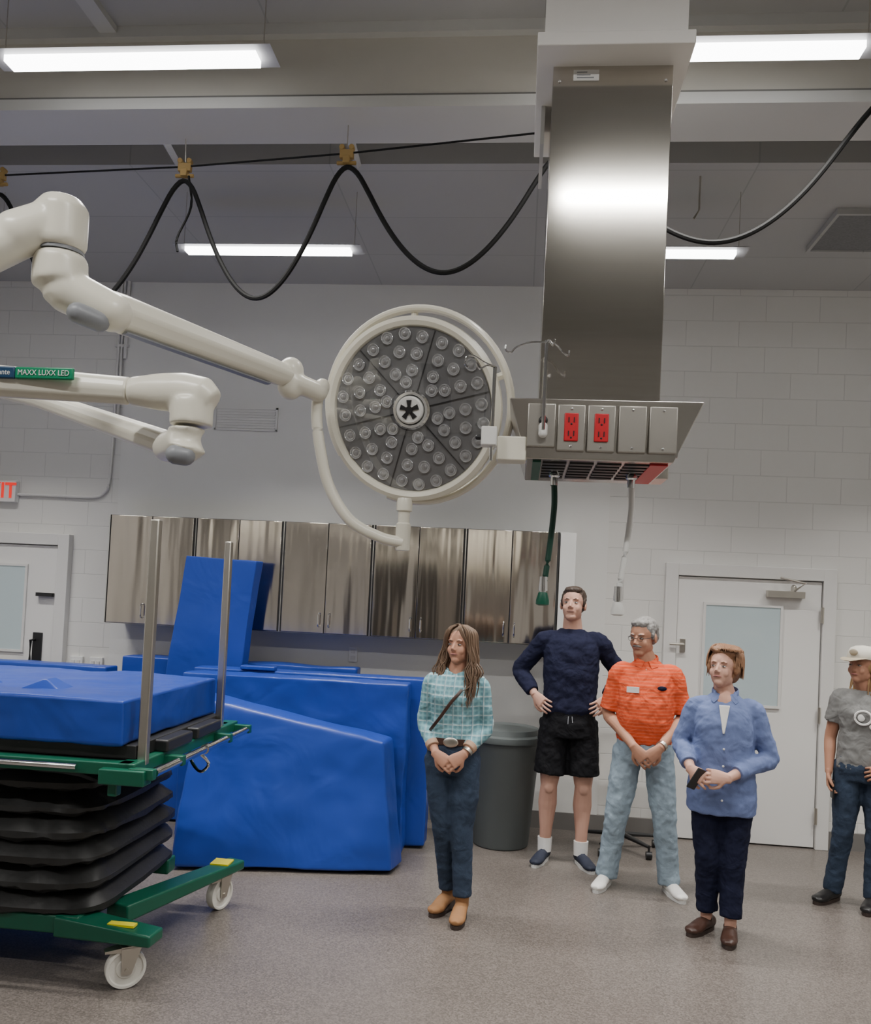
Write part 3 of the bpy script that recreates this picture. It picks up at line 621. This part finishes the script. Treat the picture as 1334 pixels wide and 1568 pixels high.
def person(name,loc,rot,sp):
    P=empty(name,(*loc,0),math.radians(rot));fem=sp.get('fem',False);sk=sp['skin']
    O=lambda n,bm,m,**k: obj(n,bm,m,P,local=True,**k)
    J=sp['J'];hs=sp.get('hs',1.0)
    hc=V(J['head']);MH=Matrix.Translation(hc)@Matrix.Rotation(math.radians(sp.get('hy',0)),4,'Z')@Matrix.Rotation(math.radians(sp.get('hx',0)),4,'X')@Matrix.Diagonal((hs,hs,hs,1))
    bm=B()
    ell(bm,(0,.014,.032),(.075,.092,.084),MH);ell(bm,(0,-.02,-.028),(.062 if not fem else .058,.066,.082),MH)
    ell(bm,(0,-.052,-.084),(.034 if not fem else .027,.028,.024),MH)
    ell(bm,(0,0,-.06),(.059,.055,.045),MH)
    for s in (-1,1):
        ell(bm,(s*.032,-.056,-.028),(.024,.021,.028),MH)
        ell(bm,(s*.077,.012,-.004),(.010,.018,.030),MH,rot=Matrix.Rotation(s*.3,4,'Z'))
        ell(bm,(s*.010,-.091,-.027),(.008,.009,.007),MH)
        ell(bm,(s*.028,-.071,.028),(.022,.009,.006),MH)
    nb=B();tube(nb,[(0,-.075,.018),(0,-.086,.0),(0,-.098,-.021),(0,-.088,-.030)],[.006,.008,.0105,.007],10,ref=(1,0,0));merge(bm,nb,MH)
    nk=V(J['neck']);nr=.052 if fem else .063
    limb(bm,[nk-V((0,0,.05)),nk+V((0,0,.0)),hc+V((0,.015,-.08*hs)),hc+V((0,.012,-.0))],[nr*1.6,nr*1.12,nr*.95,nr*.88])
    if 'vneck' in sp: ell(bm,(0,-.045,nk.z-.04),(.055,.045,.07))
    for sd,sg in (('a',-1),('b',1)):
        Sj,E,Wj=V(J['S'+sd]),V(J['E'+sd]),V(J['W'+sd]);k=sp.get('ak',1)
        limb(bm,[Sj,Sj.lerp(E,.5),E,E.lerp(Wj,.35),Wj],[.05*k,.045*k,.039*k,.038*k,.024*k])
        hd=J['H'+sd];hand(bm,Wj,hd[0],hd[1],hd[2],hd[3],hs*sp.get('hand',1.0))
    if sp.get('bare_legs'):
        for sd in 'ab':
            K,A=V(J['K'+sd]),V(J['A'+sd]);Hp=V(J['P'+sd])
            limb(bm,[Hp.lerp(K,.6),K.lerp(Hp,.1),K,K.lerp(A,.3)+V((0,.02,0)),K.lerp(A,.7),A],[.078,.064,.057,.064,.043,.036])
            ell(bm,K+V((0,-.045,-.005)),(.032,.02,.04))
    if sp.get('ankles'):
        for sd in 'ab':
            A=V(J['A'+sd]);limb(bm,[A+V((0,0,.08)),A,A-V((0,0,.03))],[.034,.032,.030])
            fa=math.radians(J['F'+sd]);ell(bm,A+V((math.sin(fa)*.03,-math.cos(fa)*.03,-.035)),(.026,.04,.02))
    O('body_skin',bm,sk,remesh=.0042,sm=3)
    bm=B();b2=B();b3=B()
    for s in (-1,1):
        ell(bm,(s*.030,-.0715,.005),(.013,.008,.0050),MH,12);ell(b2,(s*.030-.001,-.0770,.005),(.0050,.003,.0048),MH,10)
        br=B();tube(br,[(s*.014,-.080,.026),(s*.03,-.0800,.0305),(s*.046,-.069,.0265)],[.0020,.0028,.0012],8,ref=(0,1,0));merge(b3,br,MH)
        br=B();tube(br,[(s*.016,-.0775,.007),(s*.03,-.080,.0112),(s*.045,-.071,.007)],[.0009,.0014,.0009],8,ref=(0,1,0));merge(b2,br,MH)
    O('eyes',bm,M_eye);O('irises_lashes',b2,M_iris);O('eyebrows',b3,sp.get('brow',sp['hairm']))
    bm=B();tube(bm,[(-.024,-.078,-.0530),(-.012,-.0845,-.0515),(0,-.0862,-.0525),(.012,-.0845,-.0515),(.024,-.078,-.0530)],[.002,.0045,.0052,.0045,.002],8,ref=(0,0,1));bm.transform(MH);O('lips',bm,M_lip if fem else M_lipm)
    bm=B();tube(bm,[(-.021,-.081,-.0530),(0,-.0915,-.0538),(.021,-.081,-.0530)],.0009,6);bm.transform(MH);O('mouth_line',bm,M_iris)
    hm=sp['hairm'];bm=B();hv=sp['hair']
    if hv=='short':
        ell(bm,(0,.024,.05),(.081,.091,.078),MH);ell(bm,(0,.045,.01),(.077,.066,.07),MH);ell(bm,(0,-.03,.090),(.058,.04,.028),MH)
        for s in (-1,1): ell(bm,(s*.071,-.002,.02),(.011,.02,.035),MH)
        O('hair',bm,hm,remesh=.005,sm=2,disp=.010,dscale=.015)
    elif hv=='bob':
        ell(bm,(0,.034,.048),(.093,.094,.086),MH);ell(bm,(0,.05,-.005),(.088,.07,.08),MH)
        for s in (-1,1): ell(bm,(s*.079,.010,.015),(.019,.036,.052),MH)
        ell(bm,(-.02,-.026,.098),(.055,.042,.026),MH,rot=Matrix.Rotation(.25,4,'Y'));ell(bm,(.045,-.018,.088),(.04,.045,.028),MH)
        O('hair_base',bm,hm,remesh=.006,sm=2,disp=.012,dscale=.02);bm=B()
        for i in range(300):
            a=random.uniform(-3.0,3.0);x0=math.sin(a);y0=-math.cos(a);aa=abs(a)
            ln=random.uniform(.018,.036) if aa<.95 else (random.uniform(.07,.12) if aa<1.6 else random.uniform(.12,.175))
            px=random.uniform(-.02,.02)-.02;sw=.02 if aa<.95 else 0
            h=B();tube(h,spline([(px,y0*.02+.02,.142),(x0*.068+px*.3+sw,y0*.062+.022,.130),(x0*.098+sw*1.6,y0*.096+.022,.108 if aa<.95 else .085),(x0*.106+sw*1.8,y0*.100+.024,.125-ln)],4),[.0042]*9+[.0033]*3+[.001],5,ref=(0,1,0));merge(bm,h,MH)
        O('hair',bm,hm)
    elif hv=='long':
        ell(bm,(0,.026,.046),(.084,.094,.081),MH);ell(bm,(0,.05,-.02),(.080,.06,.1),MH)
        for i in range(200):
            s=random.choice((-1,1));a=random.uniform(.1,1.0);x0=s*(.052+.032*a);y0=-.04+.1*random.random()
            ln=random.uniform(.24,.37);w=random.uniform(-.02,.04);wv=random.uniform(-.02,.02)
            tp=[(x0*.2,y0*.6-.0,.124),(x0*.95,y0-.012,.085),(x0*1.15,y0-.01,.0),(x0*1.3+s*w*.3+wv,y0-.01,-.08),(x0*1.3+s*w-wv,y0-.02,-.15),(x0*1.3+s*w+wv,y0-.03,-.22),(x0*1.2+s*w+random.uniform(-.025,.025),y0-.04,-ln)]
            h=B();tube(h,spline(tp,4),[.0045]*10+[.004]*8+[.003]*6+[.001],5,ref=(0,1,0));merge(bm,h,MH)
        for i in range(36):
            s=random.choice((-1,1));q=random.random();h=B();tube(h,spline([(s*.005,-.03-.02*q,.128),(s*(.02+.02*q),-.078,.105),(s*(.042+.02*q),-.080,.065),(s*(.066+.01*q),-.062,.02),(s*(.08+.01*q),-.045,-.04)],4),[.004]*13+[.003]*3+[.001],5,ref=(1,0,0));merge(bm,h,MH)
        O('hair',bm,hm)
    elif hv=='cap':
        ell(bm,(0,.03,.02),(.082,.088,.085),MH)
        for i in range(70):
            x0=random.uniform(-.08,.08);y0=random.uniform(.0,.09)
            h=B();tube(h,spline([(x0,y0,.03),(x0*1.1,y0+.01,-.05),(x0*1.2,y0,-.12),(x0*1.1+random.uniform(-.02,.02),y0-.01,-.19)],4),[.006]*9+[.004]*3+[.001],5,ref=(0,1,0));merge(bm,h,MH)
        O('hair',bm,hm)
        bm=B();lathe(bm,[(.090,.045),(.092,.06),(.088,.09),(.073,.115),(.045,.129),(.0001,.135)],(0,.01,0),28);bm.transform(MH@Matrix.Diagonal((1,1.1,1,1)));O('cap_crown',bm,sp['capm'])
        bm=B();ell(bm,(0,-.094,.09),(.03,.008,.02),MH);O('cap_emblem',bm,sp['capm2'])
        bm=B()
        tube(bm,[(0,-.05,.05),(0,-.09,.052),(0,-.125,.048),(0,-.155,.040),(0,-.168,.034)],[(.004,.082),(.004,.080),(.004,.072),(.004,.05),(.002,.02)],16,ref=(0,0,1));bm.transform(MH);O('cap_brim',bm,sp['capm2'])
    g=sp['top'];bm=B();loft(bm,g['rings'])
    for sd in 'ab':
        Sj,E,Wj=V(J['S'+sd]),V(J['E'+sd]),V(J['W'+sd]);k=g.get('k',1);Lf=g['len']
        inn=V((-Sj.x*.45,0,.018))
        if Lf<=1: limb(bm,[Sj+inn,Sj,Sj.lerp(E,.5*Lf),Sj.lerp(E,Lf)],[.044*k,.057*k,.060*k,.063*k])
        else: limb(bm,[Sj+inn,Sj,Sj.lerp(E,.5),E,E.lerp(Wj,.5*(Lf-1)),E.lerp(Wj,Lf-1)],[.044*k,.057*k,.056*k,.053*k,.050*k,.042*k])
    O('top_garment',bm,g['m'],remesh=.007,sm=6,disp=g.get('disp',.016),dscale=g.get('ds',.055))
    if g.get('cuff'):
        bm=B()
        for sd in 'ab':
            E,Wj=V(J['E'+sd]),V(J['W'+sd]);f=g['len']-1;a=E.lerp(Wj,f-.1);b=E.lerp(Wj,f+.04);tube(bm,[a,b],[.044*g['k']+.003,.041*g['k']+.002],16)
        O('rolled_cuffs',bm,g['cuff'],bevel=.004)
    if g.get('collar'):
        bm=B();c=nk+V((0,-.005,.015));w=g.get('cw',.066)
        op=g.get('open',.5)
        for s in (-1,1):
            pts=[c+V((s*w*math.sin(a),w*math.cos(a)*1.0,.022-.03*(1-math.cos(a))/2)) for a in [math.radians(q) for q in range(0,150,15)]]
            tube(bm,pts,[(.020,.005)]*len(pts),8,ref=(0,0,1))
            x0=s*.012
            hexa(bm,[tuple(c+V(p)) for p in ((x0+s*.012*op*3,-w-.022,-.05),(x0+s*.06,-w-.008,-.035),(x0+s*.06,-w+.0,-.03),(x0+s*.012*op*3,-w-.012,-.05),(x0,-w-.01,-.005),(x0+s*.045,-w+.015,.012),(x0+s*.045,-w+.025,.012),(x0,-w,-.005))])
        O('collar',bm,g['m'],bevel=.003)
    g=sp['bot'];bm=B();loft(bm,g['rings'])
    for sd in 'ab':
        Hp,K,A=V(J['P'+sd]),V(J['K'+sd]),V(J['A'+sd]);k=g.get('k',1)
        if g.get('short'):
            q=g['short'];limb(bm,[Hp+V((0,0,.03)),Hp.lerp(K,.5*q),Hp.lerp(K,q)],[.09*k,.097*k,.100*k])
        else:
            r_=g.get('r',(.085,.085,.064,.06,.055));end=V((A.x,A.y,g['hem']))
            limb(bm,[Hp+V((0,0,.03)),Hp.lerp(K,.5),K,K.lerp(end,.45)+V((0,.01,0)),end],[x*k for x in r_])
    O('bottom_garment',bm,g['m'],remesh=.007,sm=5,disp=g.get('disp',.016),dscale=.06)
    sh=sp['shoe'];up=B();so=B()
    for sd in 'ab':
        A=V(J['A'+sd]);a=math.radians(J['F'+sd]);d=V((math.sin(a),-math.cos(a),0));hh=sh.get('heel',0)
        hl=A-d*.035;hl.z=.045+hh;L_=sh.get('L',.25);toe=hl+d*(L_-.07);toe.z=.032+hh*.15;sideV=V((d.y,-d.x,0))
        mid=hl.lerp(toe,.5);mid.z+=.006
        tube(up,[hl-d*.036,hl-d*.02,hl,mid,toe-d*.03,toe+d*.01,toe+d*.035],[(.02,.02),(.033,.03),(.038,.034),(.034,.04),(.026,.045),(.022,.04),(.012,.02)],14,ref=(0,0,1))
        tz=sh['top'];tube(up,[V((A.x,A.y,tz)),V((A.x,A.y,(tz+.05)/2+.02)),hl+d*.02],[sh.get('tr',.042),sh.get('tr',.042),.036],14,ref=(0,1,0))
        N=20;lo=[];hi=[]
        for i in range(N):
            q=2*math.pi*i/N;cc,ss=math.cos(q),math.sin(q);w=(.04 if cc>0 else .033);ctr=hl.lerp(toe,.5)
            pt=ctr+d*cc*(L_/2)+sideV*w*math.copysign(abs(ss)**.75,ss)
            zt_=.022+(hh if cc<-.3 else 0)
            lo.append(so.verts.new((pt.x,pt.y,0 if (hh==0 or cc<-.35 or cc>.1) else hh*.5)));hi.append(so.verts.new((pt.x,pt.y,zt_)))
        for i in range(N): so.faces.new((lo[i],lo[(i+1)%N],hi[(i+1)%N],hi[i]))
        so.faces.new(hi);so.faces.new(lo[::-1])
    O('shoe_uppers',up,sh['m'],remesh=.005,sm=3);O('shoe_soles',so,sh['sm'])
    if sh.get('sock'):
        bm=B()
        for sd in 'ab':
            A=V(J['A'+sd]);tube(bm,[(A.x,A.y,.06),(A.x,A.y+.004,sh['sock'])],[.046,.050],18)
        O('socks',bm,sh['sockm'])
    return P,O
plaid=stripes('teal_plaid_cotton',(.15,.31,.36),[('X',38,.45,(.26,.47,.51),.6),('Z',38,.45,(.26,.47,.51),.6),('X',19,.13,(.60,.70,.71),.6),('Z',19,.13,(.60,.70,.71),.6),('X',19.2,.07,(.03,.12,.2),.6)])
orange=stripes('orange_striped_polo',(.66,.085,.028),[('Z',48,.3,(.68,.19,.11),.5)])
navy=mat('navy_sweatshirt',(.016,.018,.042),.9,bump=.2,bscale=200,spec=.15,wr=.6,wsc=7)
blackc=mat('black_shorts',(.008,.008,.010),.85,spec=.2,wr=.5)
denim=mat('dark_denim',(.034,.050,.082),.85,var=.5,vscale=7,bump=.2,bscale=250,spec=.2,wr=.4)
denimL=mat('light_denim',(.29,.37,.44),.85,var=.2,vscale=6,bump=.2,bscale=250,spec=.2,wr=.45,wsc=7)
chamb=mat('blue_chambray',(.15,.195,.38),.8,var=.1,vscale=12,bump=.15,bscale=260,spec=.2,wr=.5,wsc=7)
navyp=mat('navy_trousers',(.009,.011,.03),.85,spec=.2,wr=.5)
greyt=mat('grey_tee',(.21,.21,.205),.85,var=.1,vscale=80,spec=.2,wr=.5)
tanb=mat('tan_suede',(.29,.14,.055),.75,var=.25);brn=mat('brown_leather',(.05,.022,.015),.4);whs=mat('white_leather',(.75,.73,.7),.5);nvs=mat('navy_knit_shoe',(.015,.02,.04),.7)
soleb=mat('dark_sole',(.04,.025,.02),.6);solew=mat('white_sole',(.7,.7,.68),.5);blks=mat('black_leather',(.012,.011,.011),.4);whc=mat('white_cotton',(.75,.74,.72),.8)
hBrown=hairm('hair_brown',(.15,.093,.058));hDark=hairm('hair_dark',(.055,.036,.026));hGrey=hairm('hair_grey',(.24,.23,.22));hRed=hairm('hair_auburn',(.26,.135,.072));hBl=hairm('hair_blonde',(.4,.25,.12))
P,O=person('woman_in_plaid_shirt',(-.33,4.75),-4,dict(fem=True,skin=S1,hairm=hBrown,hair='long',hy=-20,hx=-3,hs=.93,ak=.88,
 J=dict(head=(.015,-.005,1.485),Sa=(-.138,0,1.272),Sb=(.138,0,1.272),Ea=(-.172,.03,1.04),Eb=(.172,.03,1.035),Wa=(-.075,-.13,.90),Wb=(.075,-.135,.905),
  Ha=((.75,-.25,-.5),(.2,.9,-.2),-1,.6),Hb=((-.75,-.25,-.55),(-.2,.9,-.2),1,.7),Pa=(-.075,0,.84),Pb=(.075,0,.84),Ka=(-.035,-.01,.48),Kb=(.075,-.04,.48),Aa=(.0,.06,.1),Ab=(.095,-.06,.1),Fa=-25,Fb=-4,neck=(0,.01,1.325)),
 top=dict(m=plaid,len=1.75,k=.86,cuff=mat('cuff_lining',(.45,.29,.2),.8),collar=True,cw=.058,open=.7,disp=.014,rings=[(0,0,.955,.125,.095),(0,0,1.0,.13,.1),(0,0,1.10,.132,.1),(0,-.01,1.20,.142,.118),(0,0,1.27,.142,.1),(0,.005,1.315,.10,.078),(0,.01,1.335,.066,.062)]),
 bot=dict(m=denim,hem=.125,r=(.085,.082,.062,.058,.053),disp=.012,rings=[(0,0,.78,.14,.10),(0,.01,.86,.155,.115),(0,0,.92,.145,.105),(0,0,.97,.128,.098)]),
 shoe=dict(m=tanb,sm=soleb,top=.16,tr=.041,heel=.035,L=.235)))
bm=B();loft(bm,[(0,0,.945,.137,.107),(0,0,.98,.135,.105)]);O('belt',bm,brn)
bm=B();ell(bm,(0,-.112,.962),(.042,.008,.028));O('belt_buckle',bm,M_alu)
bm=B();tube(bm,spline([(.07,-.03,1.32),(.045,-.100,1.25),(.0,-.135,1.19),(-.06,-.124,1.10),(-.120,-.07,1.02),(-.137,0,1.0)],5),[(.004,.009)]*26,8,ref=(0,1,0));O('crossbody_strap',bm,brn)
bm=B();tube(bm,[(.098,-.11,.928),(.09,-.12,.917)],.031,14);O('wristwatch',bm,M_alu)
P,O=person('man_in_navy_sweatshirt',(.37,5.87),0,dict(skin=S2,hairm=hDark,hair='short',hy=-14,hx=-8,hs=1.05,ak=1.08,bare_legs=True,
 J=dict(head=(-.005,-.02,1.74),Sa=(-.185,0,1.495),Sb=(.185,0,1.495),Ea=(-.345,.10,1.27),Eb=(.345,.10,1.27),Wa=(-.235,-.055,1.12),Wb=(.235,-.055,1.12),
  Ha=((.5,-.6,-.45),(.5,.8,-.1),-1,.55),Hb=((-.5,-.6,-.45),(-.5,.8,-.1),1,.55),Pa=(-.095,0,.93),Pb=(.095,0,.93),Ka=(-.115,-.01,.51),Kb=(.115,-.01,.51),Aa=(-.125,.02,.1),Ab=(.115,-.02,.1),Fa=-20,Fb=18,neck=(0,.01,1.565)),
 top=dict(m=navy,len=1.85,k=1.1,disp=.022,ds=.07,rings=[(0,0,1.0,.165,.12),(0,0,1.03,.18,.135),(0,0,1.15,.18,.135),(0,0,1.3,.19,.14),(0,0,1.42,.19,.135),(0,0,1.50,.17,.115),(0,.01,1.55,.11,.088),(0,.01,1.575,.084,.076)]),
 bot=dict(m=blackc,hem=.5,short=.8,k=1.12,rings=[(0,0,.85,.18,.13),(0,0,.95,.18,.135),(0,0,1.04,.165,.12)]),
 shoe=dict(m=nvs,sm=solew,top=.085,tr=.045,L=.29,sock=.155,sockm=whc)))
bm=B();tube(bm,[(-.012,-.14,1.0),(-.014,-.150,.95)],.003,6);tube(bm,[(.012,-.14,1.0),(.016,-.150,.96)],.003,6);O('drawstrings',bm,M_greyp)
P,O=person('man_in_orange_polo',(.81,5.43),-6,dict(skin=S3,hairm=hGrey,hair='short',hy=-32,hx=8,hs=1.02,ak=1.05,
 J=dict(head=(-.03,-.03,1.56),Sa=(-.165,0,1.335),Sb=(.165,0,1.335),Ea=(-.222,.02,1.07),Eb=(.230,.02,1.08),Wa=(-.06,-.19,.90),Wb=(.085,-.19,.905),
  Ha=((.65,-.2,-.7),(.3,.9,-.2),-1,.6),Hb=((-.7,-.2,-.65),(-.3,.9,-.2),1,.75),Pa=(-.09,0,.85),Pb=(.09,0,.85),Ka=(-.145,-.02,.46),Kb=(.14,-.02,.46),Aa=(-.195,.02,.1),Ab=(.185,-.0,.1),Fa=-18,Fb=22,neck=(-.005,.005,1.405)),
 top=dict(m=orange,len=.9,k=1.05,collar=True,cw=.07,disp=.014,rings=[(0,0,.91,.165,.135),(0,0,.95,.172,.145),(0,-.01,1.05,.174,.16),(0,-.01,1.17,.174,.152),(0,0,1.27,.172,.135),(0,0,1.345,.155,.108),(0,.01,1.395,.10,.085),(0,.01,1.418,.075,.072)]),
 bot=dict(m=denimL,hem=.055,k=1.03,r=(.09,.088,.072,.068,.066),disp=.02,rings=[(0,0,.78,.155,.115),(0,0,.86,.17,.13),(0,0,.95,.165,.13)]),
 shoe=dict(m=whs,sm=solew,top=.09,tr=.045,L=.275)))
MH=Matrix.Translation((-.03,-.03,1.56))@Matrix.Rotation(math.radians(-32),4,'Z')@Matrix.Rotation(math.radians(8),4,'X')@Matrix.Diagonal((1.02,1.02,1.02,1))
bm=B()
for s in (-1,1):
    tube(bm,[MH@V((s*.031+.019*math.cos(q),-.089,.004+.014*math.sin(q))) for q in [k*math.pi/8 for k in range(17)]],.0014,6);tube(bm,[MH@V((s*.050,-.087,.008)),MH@V((s*.074,-.05,.008)),MH@V((s*.079,.0,.008))],.0016,6)
tube(bm,[MH@V((-.012,-.090,.008)),MH@V((.012,-.090,.008))],.0014,6);O('glasses',bm,M_blk)
bm=B();tube(bm,[MH@V(p) for p in ((-.03,-.074,-.046),(-.014,-.087,-.039),(0,-.091,-.038),(.014,-.087,-.039),(.03,-.074,-.046))],[.003,.0055,.006,.0055,.003],8);O('moustache',bm,hGrey)
bm=B();box(bm,(-.12,-.150,1.225),(-.045,-.142,1.26));O('name_sticker',bm,whc)
bm=B();ell(bm,(.09,-.139,1.26),(.028,.006,.014));O('chest_logo',bm,navyp)
bm=B();tube(bm,[(.106,-.165,.925),(.095,-.178,.915)],.034,14);O('wristwatch',bm,M_alu)
P,O=person('woman_in_chambray_shirt',(1.14,4.79),-14,dict(fem=True,skin=S2,hairm=hRed,hair='bob',hy=-20,hx=-9,hs=.95,ankles=True,vneck=True,
 J=dict(head=(-.015,-.02,1.435),Sa=(-.148,0,1.22),Sb=(.148,0,1.22),Ea=(-.222,.01,1.01),Eb=(.235,.03,.97),Wa=(-.155,-.19,.905),Wb=(.03,-.21,.88),
  Ha=((.6,-.3,-.35),(.4,.8,-.4),-1,.9),Hb=((-.95,-.15,.05),(-.1,.9,-.3),1,.8),Pa=(-.08,0,.78),Pb=(.08,0,.78),Ka=(-.06,-.02,.43),Kb=(.07,-.02,.43),Aa=(-.055,.03,.085),Ab=(.07,-.04,.085),Fa=-30,Fb=-2,neck=(0,.01,1.285)),
 top=dict(m=chamb,len=1.75,k=.98,cuff=chamb,collar=True,cw=.066,open=1.2,disp=.02,ds=.07,rings=[(0,0,.66,.18,.135),(0,0,.75,.183,.142),(0,0,.9,.17,.14),(0,-.01,1.05,.158,.135),(0,-.01,1.14,.158,.135),(0,0,1.22,.147,.112),(0,.01,1.27,.10,.084),(0,.01,1.298,.07,.066)]),
 bot=dict(m=navyp,hem=.115,k=1.0,r=(.085,.085,.07,.064,.058),rings=[(0,0,.66,.16,.11),(0,0,.8,.165,.12)]),
 shoe=dict(m=brn,sm=soleb,top=.05,tr=.036,L=.24)))
bm=B();hexa(bm,[(-.004,-.156,1.10),(.006,-.156,1.10),(.006,-.13,1.10),(-.004,-.13,1.10),(-.028,-.118,1.245),(.028,-.118,1.245),(.028,-.07,1.245),(-.028,-.07,1.245)]);O('white_undershirt',bm,whc,bevel=.004)
bm=B()
box(bm,(-.03,-.005,-.06),(.03,.005,.06),Matrix.Translation((-.125,-.235,.865))@Matrix.Rotation(.5,4,'Y')@Matrix.Rotation(.8,4,'Z'));O('phone',bm,M_blk,bevel=.004)
bm=B()
for z in (1.02,.93,.84,.75): ell(bm,(.005,-.153,z),(.006,.004,.006))
O('shirt_buttons',bm,whc)
P,O=person('woman_in_grey_tee',(2.13,5.44),-22,dict(fem=True,skin=S3,hairm=hBl,hair='cap',capm=mat('cap_cotton',(.6,.57,.5),.8),capm2=mat('cap_brim_tan',(.35,.3,.22),.8),hy=-30,hx=0,hs=.93,ak=.92,
 J=dict(head=(-.03,-.04,1.455),Sa=(-.14,0,1.25),Sb=(.14,0,1.25),Ea=(-.19,.03,1.0),Eb=(.19,.03,1.0),Wa=(-.19,-.05,.79),Wb=(.12,-.14,.86),
  Ha=((.02,-.2,-.95),(.9,-.1,0),1,.8),Hb=((-.9,-.2,-.3),(0,.9,-.2),1,.8),Pa=(-.08,0,.83),Pb=(.08,0,.83),Ka=(-.10,-.02,.46),Kb=(.08,-.02,.46),Aa=(-.15,.02,.1),Ab=(.07,.0,.1),Fa=-30,Fb=-10,neck=(0,.01,1.30)),
 top=dict(m=greyt,len=.6,k=.98,rings=[(0,0,.83,.16,.12),(0,0,.95,.15,.12),(0,0,1.06,.145,.115),(0,-.01,1.17,.155,.125),(0,0,1.245,.148,.1),(0,.01,1.29,.10,.08),(0,.01,1.31,.072,.066)]),
 bot=dict(m=denim,hem=.06,r=(.088,.085,.062,.058,.055),rings=[(0,0,.76,.15,.11),(0,0,.85,.16,.12),(0,0,.92,.145,.11)]),
 shoe=dict(m=blks,sm=soleb,top=.09,tr=.045,L=.25)))
bm=B();tube(bm,[(.045*math.cos(q)-.01,-.130,1.15+.04*math.sin(q)) for q in [k*math.pi/10 for k in range(21)]],.007,6);ell(bm,(-.02,-.132,1.15),(.02,.005,.022));ell(bm,(.045,-.124,1.10),(.022,.006,.018));O('shirt_graphic',bm,whc)
bm=B();box(bm,(-.005,-.03,-.055),(.005,.03,.055),Matrix.Translation((-.165,-.09,.70))@Matrix.Rotation(.3,4,'Z'));O('phone',bm,M_blk,bevel=.004)

w=bpy.data.worlds.new('world');C.scene.world=w;w.use_nodes=True;w.node_tree.nodes['Background'].inputs[0].default_value=(.5,.5,.5,1);w.node_tree.nodes['Background'].inputs[1].default_value=.2
